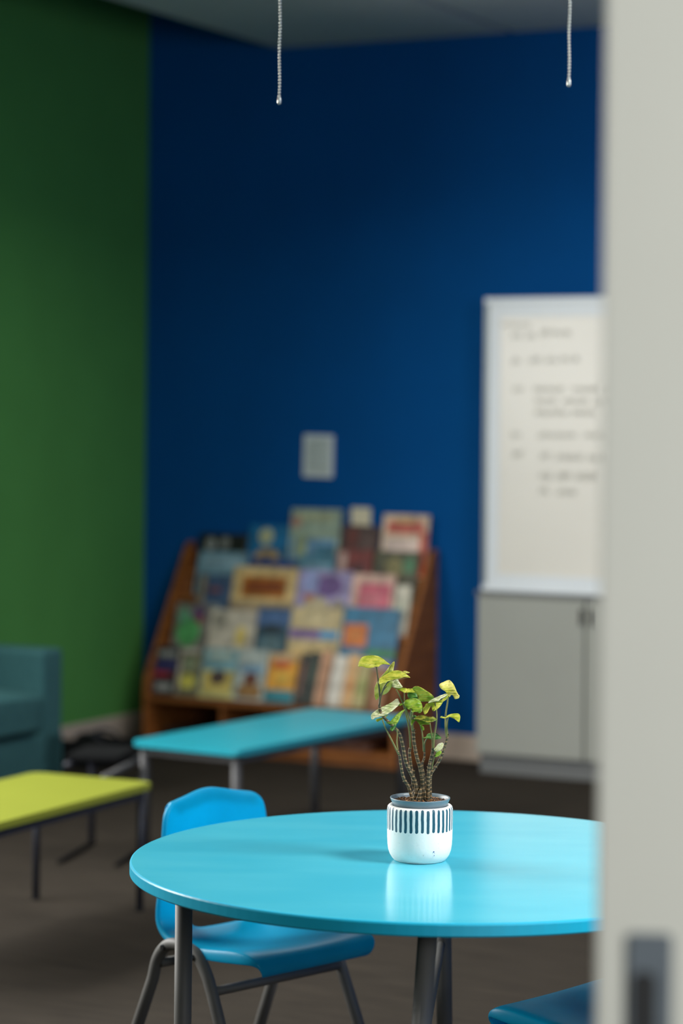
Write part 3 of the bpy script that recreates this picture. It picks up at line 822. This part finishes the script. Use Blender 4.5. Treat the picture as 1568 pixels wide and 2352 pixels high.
L.new(mix.outputs[2], bs.inputs['Base Color'])
bp = N.new('ShaderNodeBump'); bp.inputs['Strength'].default_value = 0.15; bp.inputs['Distance'].default_value = 0.002
L.new(nz3.outputs['Fac'], bp.inputs['Height']); L.new(bp.outputs['Normal'], bs.inputs['Normal'])

cp = thing('ceramic_pot', 'white ceramic pot with dark teal painted stripes on the round table', 'plant pot', (PX, PY, TZ), math.radians(20))
bm = bmesh.new()
pr_ = 0.0645
prof = [(0.0005, 0.0008), (0.046, 0.0008), (0.048, 0.0), (0.0505, 0.0015), (0.0545, 0.006), (0.0585, 0.0125), (0.0615, 0.021), (0.063, 0.031), (0.0638, 0.045), (0.0642, 0.065), (0.0645, 0.088), (0.0643, 0.101), (0.0632, 0.1055), (0.061, 0.1078), (0.0575, 0.1085), (0.0540, 0.1075), (0.0528, 0.104), (0.0525, 0.09), (0.0525, 0.012), (0.0005, 0.010)]
lathe(bm, prof, 96)
build('pot_body', bm, pot_m, cp, smooth=True)
bm = bmesh.new()
for (aa, zz, s_) in ((-66, 0.026, 0.0014), (-64, 0.0225, 0.0007), (-64.5, 0.0185, 0.0009)):
    rr = 0.0628 if zz > 0.024 else 0.0616
    a_ = math.radians(aa - 20)
    bmesh.ops.create_icosphere(bm, subdivisions=1, radius=s_, matrix=Matrix.Translation((rr * math.cos(a_), rr * math.sin(a_), zz)))
build('paint_speck', bm, mat('blue_speck', rgb(20, 70, 150), 0.5), cp)

# ------------------------------------------------------------------ plant in its nursery pot
plant = thing('potted_plant', 'yellow green leafy plant with ringed stems in a grey nursery pot', 'plant', (PX, PY, TZ + 0.0125), 0)
POFF = Vector((PX, PY, TZ + 0.0125))
M_npot = mat('grey_nursery_plastic', rgb(104, 122, 132), 0.4, 0.03, 20)
bm = bmesh.new()
zr = 0.1095
lathe(bm, [(0.0005, 0.0), (0.036, 0.0), (0.044, 0.04), (0.0505, 0.084), (0.0518, 0.094), (0.0540, 0.0960), (0.0555, 0.1015), (0.0580, 0.1070), (0.0588, 0.1085), (0.0586, zr + 0.0008), (0.0572, zr + 0.0006), (0.0560, 0.106), (0.0540, 0.100), (0.051, 0.09), (0.044, 0.05)], 80)
build('nursery_pot', bm, M_npot, plant, smooth=True)
M_soil = mat('potting_mix', rgb(46, 32, 22), 0.95, 0, 130, col2=rgb(112, 78, 46), bump=0.8, bscale=200, lo=0.45, hi=0.75)
bm = bmesh.new()
NR, NS = 12, 40
ringv = []
for i in range(NR + 1):
    r = 0.0535 * i / NR
    row = []
    for k_ in range(NS if i else 1):
        a_ = 2 * math.pi * k_ / NS
        row.append(bm.verts.new((r * math.cos(a_), r * math.sin(a_), 0.1015 + random.uniform(0, 0.002) + 0.003 * (1 - i / NR))))
    ringv.append(row)
for k_ in range(NS):
    bm.faces.new((ringv[0][0], ringv[1][k_], ringv[1][(k_ + 1) % NS]))
    for i in range(1, NR):
        bm.faces.new((ringv[i][k_], ringv[i + 1][k_], ringv[i + 1][(k_ + 1) % NS], ringv[i][(k_ + 1) % NS]))
soil = build('soil', bm, M_soil, plant)
bm = bmesh.new()
for q in range(420):
    r = 0.052 * math.sqrt(random.random()); a_ = random.uniform(0, 2 * math.pi)
    mt = Matrix.Translation((r * math.cos(a_), r * math.sin(a_), 0.1035 + 0.003 * (1 - r / 0.052) + random.uniform(0, 0.001))) @ Matrix.Rotation(random.uniform(0, 6), 4, 'Z') @ Matrix.Rotation(random.uniform(-.5, .5), 4, 'X') @ Matrix.Diagonal((random.uniform(.0008, .0026), random.uniform(.0006, .0014), random.uniform(.0004, .001), 1))
    g = bmesh.ops.create_icosphere(bm, subdivisions=1, radius=1.0, matrix=mt)
    mi = random.choice((0, 0, 1, 1, 2))
    for f in set(f for v in g['verts'] for f in v.link_faces):
        f.material_index = mi
ch = build('bark_chips', bm, [mat('chip_dark', rgb(70, 46, 30), 0.9), mat('chip_mid', rgb(140, 94, 54), 0.9), mat('chip_pale', rgb(196, 150, 96), 0.9)], soil)
ch['kind'] = 'stuff'

def c2(a, b):          # crop of the plant -> photo pixel
    return 780 + a / 4.356, 1480 + b / 4.356
def pp3(px, py, dy):
    return at_depth(px, py, PY + dy) - POFF

# stems
M_stem = bpy.data.materials.new('ringed_stem'); M_stem.use_nodes = True
nt = M_stem.node_tree; N = nt.nodes; L = nt.links
b_ = N['Principled BSDF']; b_.inputs['Roughness'].default_value = 0.7
tc = N.new('ShaderNodeTexCoord')
wv = N.new('ShaderNodeTexWave'); wv.wave_type = 'BANDS'; wv.bands_direction = 'Z'; wv.inputs['Scale'].default_value = 38; wv.inputs['Distortion'].default_value = 2.5; wv.inputs['Detail'].default_value = 2
L.new(tc.outputs['Object'], wv.inputs['Vector'])
cr = N.new('ShaderNodeValToRGB'); L.new(wv.outputs['Fac'], cr.inputs['Fac'])
cr.color_ramp.elements[0].position = 0.0; cr.color_ramp.elements[0].color = rgb(54, 50, 32)
cr.color_ramp.elements[1].position = 1.0; cr.color_ramp.elements[1].color = rgb(146, 120, 82)
e = cr.color_ramp.elements.new(0.6); e.color = rgb(66, 60, 38)
e = cr.color_ramp.elements.new(0.86); e.color = rgb(104, 86, 56)
L.new(cr.outputs['Color'], b_.inputs['Base Color'])
M_husk = mat('dry_sheath', rgb(86, 72, 50), 0.9, 0, 160, col2=rgb(182, 150, 108), lo=0.42, hi=0.66)
M_petiole = mat('petiole_green', rgb(96, 104, 52), 0.55, 0, 60, col2=rgb(132, 124, 70))
M_petdark = mat('petiole_dark', rgb(62, 62, 40), 0.55, 0, 60, col2=rgb(90, 86, 56))

def stem(pts, dy0, dy1, r0, r1, zin=-0.012):
    P3 = []
    n = len(pts)
    for i, (a, b) in enumerate(pts):
        t = i / (n - 1)
        x, y = c2(a, b)
        P3.append(pp3(x, y, dy0 + (dy1 - dy0) * t))
    P3[0].z = min(P3[0].z, 0.100)
    path = smooth_path(P3, 14)
    # resample with node rings
    L_ = [0.0]
    for i in range(1, len(path)):
        L_.append(L_[-1] + (path[i] - path[i - 1]).length)
    tot = L_[-1]
    rr = []
    for i in range(len(path)):
        t = L_[i] / tot
        base_r = r0 + (r1 - r0) * t
        rr.append(base_r)
    bm = bmesh.new(); tube(bm, path, rr, 12)
    o = build('stem', bm, M_stem, plant, smooth=True)
    # leaf-scar rings and dry sheaths
    bm = bmesh.new()
    s = 0.006; j = 0
    while s < tot - 0.002:
        while L_[j + 1] < s: j += 1
        t = (s - L_[j]) / max(1e-9, L_[j + 1] - L_[j])
        p = path[j].lerp(path[j + 1], t); d = (path[j + 1] - path[j]).normalized()
        r = r0 + (r1 - r0) * s / tot
        tube(bm, [p - d * 0.0007, p, p + d * 0.0007], [r * 0.93, r * 1.10, r * 0.93], 10)
        if random.random() < 0.55:
            q = d.orthogonal().normalized(); q.rotate(Matrix.Rotation(random.uniform(0, 6.28), 3, d))
            tube(bm, [p + q * r * 0.9, p + q * (r + 0.0012) + d * 0.0008, p + q * (r + random.uniform(.0015, .0032)) + d * random.uniform(0.0005, .003)], [0.0007, 0.0005, 0.00015], 5)
        s += random.uniform(0.0045, 0.0075)
    k_ = build('scar_rings', bm, M_husk, o, smooth=True)
    return path

stem([(735, 1560), (690, 1430), (640, 1340), (612, 1210), (598, 1110), (575, 1060)], -0.012, -0.022, 0.0034, 0.0024)
stem([(775, 1560), (758, 1390), (702, 1270), (660, 1170), (632, 1020), (600, 900), (545, 830), (450, 740), (405, 670), (398, 600)], -0.004, -0.012, 0.0040, 0.0028)
stem([(770, 1560), (730, 1340), (712, 1210), (698, 1090), (705, 1035)], 0.014, 0.02, 0.0036, 0.0028)
stem([(815, 1560), (828, 1400), (805, 1240), (772, 1130), (742, 970), (733, 840)], 0.0, 0.006, 0.0042, 0.0032)
stem([(870, 1560), (845, 1330), (825, 1210), (845, 1130), (850, 1070)], 0.018, 0.022, 0.0028, 0.0016)
stem([(880, 1560), (885, 1370), (896, 1220), (925, 1090), (932, 1040)], -0.01, -0.014, 0.0038, 0.0030)
stem([(905, 1560), (905, 1330), (940, 1250), (995, 1165), (1035, 1070), (1068, 960), (1088, 895)], 0.004, 0.012, 0.0036, 0.0022)
stem([(790, 1570), (770, 1480), (735, 1400), (740, 1260)], 0.004, 0.008, 0.0042, 0.0026)
# root clump
bm = bmesh.new()
for q in range(9):
    a_ = q * 0.7
    x0, y0 = c2(790 + 55 * math.cos(a_), 1530)
    p0 = pp3(x0, y0, 0.012 * math.sin(a_))
    x1, y1 = c2(800 + 20 * math.cos(a_ + 1), 1420)
    p1 = pp3(x1, y1, 0.006 * math.sin(a_)); p0.z = 0.100
    tube(bm, smooth_path([p0, (p0 + p1) / 2 + Vector((random.uniform(-.004, .004), random.uniform(-.004, .004), 0.003)), p1], 6), [0.0035] * 7 + [0.0035 - 0.0004 * k for k in range(6)] , 8)
build('root_clump', bm, M_stem, plant, smooth=True)

def petiole(pts, dy0, dy1, r=0.0013, m=M_petiole):
    P3 = []
    n = len(pts)
    for i, (a, b) in enumerate(pts):
        x, y = c2(a, b)
        P3.append(pp3(x, y, dy0 + (dy1 - dy0) * i / (n - 1)))
    path = smooth_path(P3, 8)
    bm = bmesh.new(); tube(bm, path, [r * (1.35 - 0.55 * i / (len(path) - 1)) for i in range(len(path))], 8)
    return build('petiole', bm, m, plant, smooth=True)

petiole([(398, 610), (400, 520), (390, 400), (372, 270), (360, 205)], -0.012, -0.012, 0.0015, M_petdark)
petiole([(398, 600), (412, 520), (440, 440), (470, 390), (495, 368)], -0.013, -0.018, 0.0013, M_petdark)
petiole([(402, 640), (402, 540), (430, 470), (470, 420)], -0.010, 0.010, 0.0012, M_petdark)
petiole([(590, 1100), (550, 1020), (500, 920), (450, 820), (425, 750)], -0.022, -0.024, 0.0014)
petiole([(580, 1060), (572, 980), (576, 900), (570, 840)], -0.022, -0.022, 0.0012)
petiole([(708, 1040), (698, 880), (668, 720), (625, 570), (565, 450)], 0.02, 0.012, 0.0015)
petiole([(733, 850), (700, 760), (665, 650), (648, 560), (646, 480)], 0.006, 0.0, 0.0014)
petiole([(728, 860), (716, 780), (712, 700), (716, 648)], 0.004, -0.012, 0.0017)
petiole([(738, 860), (722, 740), (750, 600), (780, 530)], 0.008, 0.008, 0.0013)
petiole([(840, 1070), (832, 960), (820, 860), (790, 770)], 0.02, 0.0, 0.0013)
petiole([(848, 1075), (848, 1000), (862, 955), (890, 930)], 0.022, 0.018, 0.0011)
petiole([(930, 1050), (925, 950), (912, 860), (902, 785)], -0.013, -0.005, 0.0013)
petiole([(936, 1045), (946, 920), (966, 790), (970, 690), (955, 580)], -0.014, -0.016, 0.0014)
petiole([(1070, 930), (1058, 820), (1060, 700), (1078, 580), (1086, 500)], 0.011, 0.004, 0.0016)
petiole([(1078, 920), (1074, 840), (1078, 770), (1086, 735)], 0.012, 0.010, 0.0012)
petiole([(920, 1250), (930, 1190), (948, 1120), (965, 1080)], -0.006, -0.014, 0.0011)

# leaves
def leafmat(name, a, b, c=None):
    m = mat(name, a, 0.42, 0, 85, col2=b, spec=0.45, bump=0.25, bscale=120, trans=0.35, lo=0.38, hi=0.62)
    return m
LM = {
    'lime': leafmat('leaf_lime', rgb(168, 184, 46), rgb(218, 214, 88)),
    'green': leafmat('leaf_green', rgb(120, 162, 44), rgb(164, 190, 62)),
    'yellow': leafmat('leaf_yellow', rgb(206, 206, 84), rgb(236, 228, 140)),
    'pale': leafmat('leaf_pale', rgb(196, 206, 150), rgb(234, 232, 200)),
    'deep': leafmat('leaf_deep', rgb(60, 120, 56), rgb(112, 162, 72)),
    'varieg': leafmat('leaf_variegated', rgb(90, 116, 36), rgb(206, 200, 74)),
}
M_vein = mat('leaf_vein', rgb(150, 162, 70), 0.5, 0.05, 60, trans=0.2)

def leaf(poly, zoom, mkey, dy, k=0.6, rib=None, fold=0.25, kx=0.0, cup=0.0):
    ox, oy = (810, 1490) if zoom == 'A' else (920, 1540)
    pts = [Vector((ox + a / 9.8, oy + b / 9.8)) for a, b in poly]
    n = len(pts)
    # smooth closed outline
    out = []
    for i in range(n):
        a, b, c, d = pts[i - 1], pts[i], pts[(i + 1) % n], pts[(i + 2) % n]
        for q in range(3):
            t = q / 3
            out.append(0.5 * ((2 * b) + (c - a) * t + (2 * a - 5 * b + 4 * c - d) * t * t + (3 * b - a - 3 * c + d) * t ** 3))
    cen = sum(out, Vector((0, 0))) / len(out)
    if rib:
        r0 = Vector((ox + rib[0][0] / 9.8, oy + rib[0][1] / 9.8)); r1 = Vector((ox + rib[1][0] / 9.8, oy + rib[1][1] / 9.8))
    else:
        r0, r1 = cen, cen + Vector((1, 0))
    rd = (r1 - r0).normalized()
    px = PY / F
    tris = tessellate_polygon([[Vector((p.x, p.y, 0)) for p in out]])
    bm = bmesh.new()
    vs = [bm.verts.new((p.x, p.y, 0)) for p in out]
    for t in tris:
        try: bm.faces.new([vs[i] for i in t])
        except ValueError: pass
    for _ in range(2):
        long_e = [e for e in bm.edges if e.calc_length() > 5.0]
        bmesh.ops.subdivide_edges(bm, edges=long_e, cuts=1, use_grid_fill=False)
        bmesh.ops.triangulate(bm, faces=bm.faces[:])
    def depth(p):
        rel = p - cen
        dist = abs(rel_cross(p - r0, rd))
        d = dy - k * rel.y * px + kx * rel.x * px - fold * dist * px + cup * rel.length_squared / 30.0 * px
        return d + 0.0012 * math.sin(p.x * 0.9 + p.y * 0.4)
    def rel_cross(v, d):
        return v.x * d.y - v.y * d.x
    for v in bm.verts:
        p = Vector((v.co.x, v.co.y))
        v.co = at_depth(p.x, p.y, PY + depth(p)) - POFF
    o = build('leaf', bm, LM[mkey], plant, smooth=True)
    so_ = o.modifiers.new('thick', 'SOLIDIFY'); so_.thickness = 0.0005; so_.offset = 0
    if rib:
        bm = bmesh.new()
        line = []
        for q in range(9):
            p = r0.lerp(r1, q / 8.0)
            line.append(at_depth(p.x, p.y, PY + depth(p) - 0.0005) - POFF)
        tube(bm, line, [0.0006 - 0.00005 * q for q in range(9)], 5)
        build('midrib', bm, M_vein if mkey != 'lime' else M_petiole, o)
    return o

leaf([(125, 400), (135, 310), (200, 200), (300, 160), (430, 150), (560, 165), (680, 230), (760, 295), (845, 362), (740, 350), (640, 357), (580, 405), (520, 405), (400, 432), (300, 425), (200, 395)], 'A', 'lime', -0.012, 2.2, ((520, 352), (150, 370)), 0.5)
leaf([(920, 285), (937, 350), (912, 480), (900, 700), (885, 830), (850, 900), (780, 990), (670, 1045), (600, 1030), (580, 1100), (520, 1155), (485, 1010), (500, 850), (580, 700), (700, 560), (800, 430)], 'A', 'yellow', 0.012, -0.3, ((890, 320), (560, 1060)), 0.25)
leaf([(590, 690), (650, 640), (760, 570), (900, 500), (1030, 490), (1130, 525), (1200, 570), (1290, 650), (1170, 640), (1040, 670), (930, 690), (830, 720), (740, 760), (680, 765), (590, 800)], 'A', 'lime', -0.018, 1.6, ((800, 728), (1280, 645)), 0.3)
leaf([(1130, 510), (1190, 500), (1280, 537), (1220, 552), (1180, 557)], 'A', 'yellow', 0.0, 1.0)
leaf([(890, 740), (1000, 680), (1040, 740), (1090, 810), (1120, 860), (1060, 890), (960, 880), (885, 855)], 'A', 'pale', 0.008, 0.7, ((1100, 860), (920, 760)), 0.2)
leaf([(885, 855), (970, 878), (1100, 880), (1200, 890), (1215, 925), (1170, 1000), (1120, 970), (1000, 912)], 'A', 'lime', 0.004, 1.2)
leaf([(1190, 985), (1225, 900), (1310, 900), (1400, 885), (1450, 940), (1420, 985), (1280, 985)], 'A', 'lime', 0.006, 1.5)
leaf([(265, 400), (310, 362), (380, 355), (470, 390), (600, 470), (710, 550), (752, 620), (700, 690), (560, 697), (460, 695), (400, 640), (395, 590), (345, 510), (290, 450)], 'B', 'lime', 0.004, -0.8, ((400, 600), (740, 630)), 0.25)
leaf([(165, 500), (320, 495), (370, 560), (385, 640), (300, 632), (175, 620)], 'B', 'deep', 0.010, 0.8)
leaf([(60, 740), (100, 680), (180, 640), (300, 625), (400, 650), (460, 720), (490, 830), (480, 910), (430, 960), (390, 945), (330, 930), (245, 942), (240, 880), (215, 850), (190, 887), (130, 835)], 'B', 'green', -0.014, 0.7, ((215, 855), (380, 660)), 0.2, cup=0.1)
leaf([(580, 742), (740, 712), (850, 690), (1000, 600), (1065, 560), (1040, 640), (960, 700), (900, 790), (820, 875), (790, 890), (740, 915), (705, 890), (690, 790), (640, 870), (590, 960), (530, 990), (500, 860), (540, 810)], 'B', 'lime', -0.014, 0.3, ((770, 725), (960, 650)), 0.2)
leaf([(615, 730), (700, 650), (850, 580), (1025, 520), (1040, 560), (900, 640), (840, 690), (740, 702)], 'B', 'pale', -0.018, 1.4, ((1020, 535), (630, 720)), 0.2)
leaf([(870, 350), (880, 300), (960, 260), (1075, 215), (1140, 250), (1200, 330), (1250, 450), (1290, 530), (1320, 565), (1300, 625), (1215, 640), (1180, 570), (1130, 555), (1090, 600), (1040, 530), (1000, 470), (920, 420)], 'B', 'yellow', 0.0, 0.7, ((1080, 570), (1090, 260)), 0.45)
leaf([(890, 1060), (920, 1025), (1000, 1050), (1060, 1010), (1150, 975), (1290, 970), (1335, 1020), (1335, 1090), (1310, 1165), (1250, 1120), (1170, 1070), (1090, 1050), (1000, 1075)], 'B', 'lime', 0.008, 2.0, ((1070, 1035), (1310, 1120)), 0.3)
leaf([(290, 1085), (380, 1025), (450, 1005), (560, 1020), (660, 1045), (740, 1040), (800, 1080), (790, 1130), (660, 1165), (540, 1150), (430, 1115), (330, 1100)], 'B', 'varieg', -0.016, 1.4, ((330, 1090), (795, 1110)), 0.3)
leaf([(230, 1180), (250, 1110), (300, 1095), (350, 1108), (460, 1130), (560, 1160), (640, 1175), (645, 1215), (540, 1215), (450, 1232), (400, 1190), (340, 1122), (290, 1170), (240, 1245)], 'B', 'green', -0.008, 0.8)
leaf([(440, 1230), (510, 1260), (530, 1310), (515, 1352), (470, 1320)], 'B', 'green', -0.004, 0.5)
leaf([(490, 1525), (570, 1490), (590, 1440), (660, 1410), (780, 1405), (850, 1450), (915, 1525), (800, 1550), (680, 1550), (600, 1525)], 'B', 'deep', 0.016, 1.8, ((740, 1420), (510, 1520)), 0.3)
leaf([(745, 1780), (780, 1730), (850, 1650), (920, 1625), (965, 1650), (940, 1740), (890, 1800), (800, 1835)], 'B', 'pale', -0.020, 0.4, ((760, 1790), (950, 1645)), 0.3)
leaf([(800, 1835), (890, 1800), (920, 1850), (860, 1920), (780, 1950), (770, 1890)], 'B', 'green', -0.014, 0.5)
leaf([(410, 1500), (480, 1420), (600, 1340), (750, 1270), (880, 1200), (1000, 1120), (1040, 1190), (1075, 1250), (1000, 1300), (900, 1390), (760, 1480), (620, 1530), (500, 1560), (430, 1600)], 'A', 'pale', -0.006, 0.9, ((430, 1540), (1050, 1220)), 0.25)
leaf([(525, 1590), (650, 1555), (790, 1480), (740, 1540), (620, 1612), (545, 1645)], 'A', 'lime', -0.002, 0.5)
leaf([(745, 1670), (830, 1650), (900, 1570), (1000, 1470), (1090, 1400), (1175, 1370), (1090, 1470), (1060, 1570), (980, 1700), (880, 1700)], 'A', 'green', -0.024, 0.6, ((960, 1700), (1165, 1378)), 0.3)
leaf([(840, 1790), (900, 1740), (980, 1700), (960, 1770), (900, 1850), (850, 1842)], 'A', 'deep', -0.022, 0.6)
leaf([(1030, 1270), (1060, 1235), (1130, 1240), (1100, 1275), (1050, 1285)], 'A', 'green', 0.0, 0.6)
leaf([(260, 1020), (330, 1010), (355, 1040), (300, 1060)], 'B', 'deep', 0.004, 0.6)
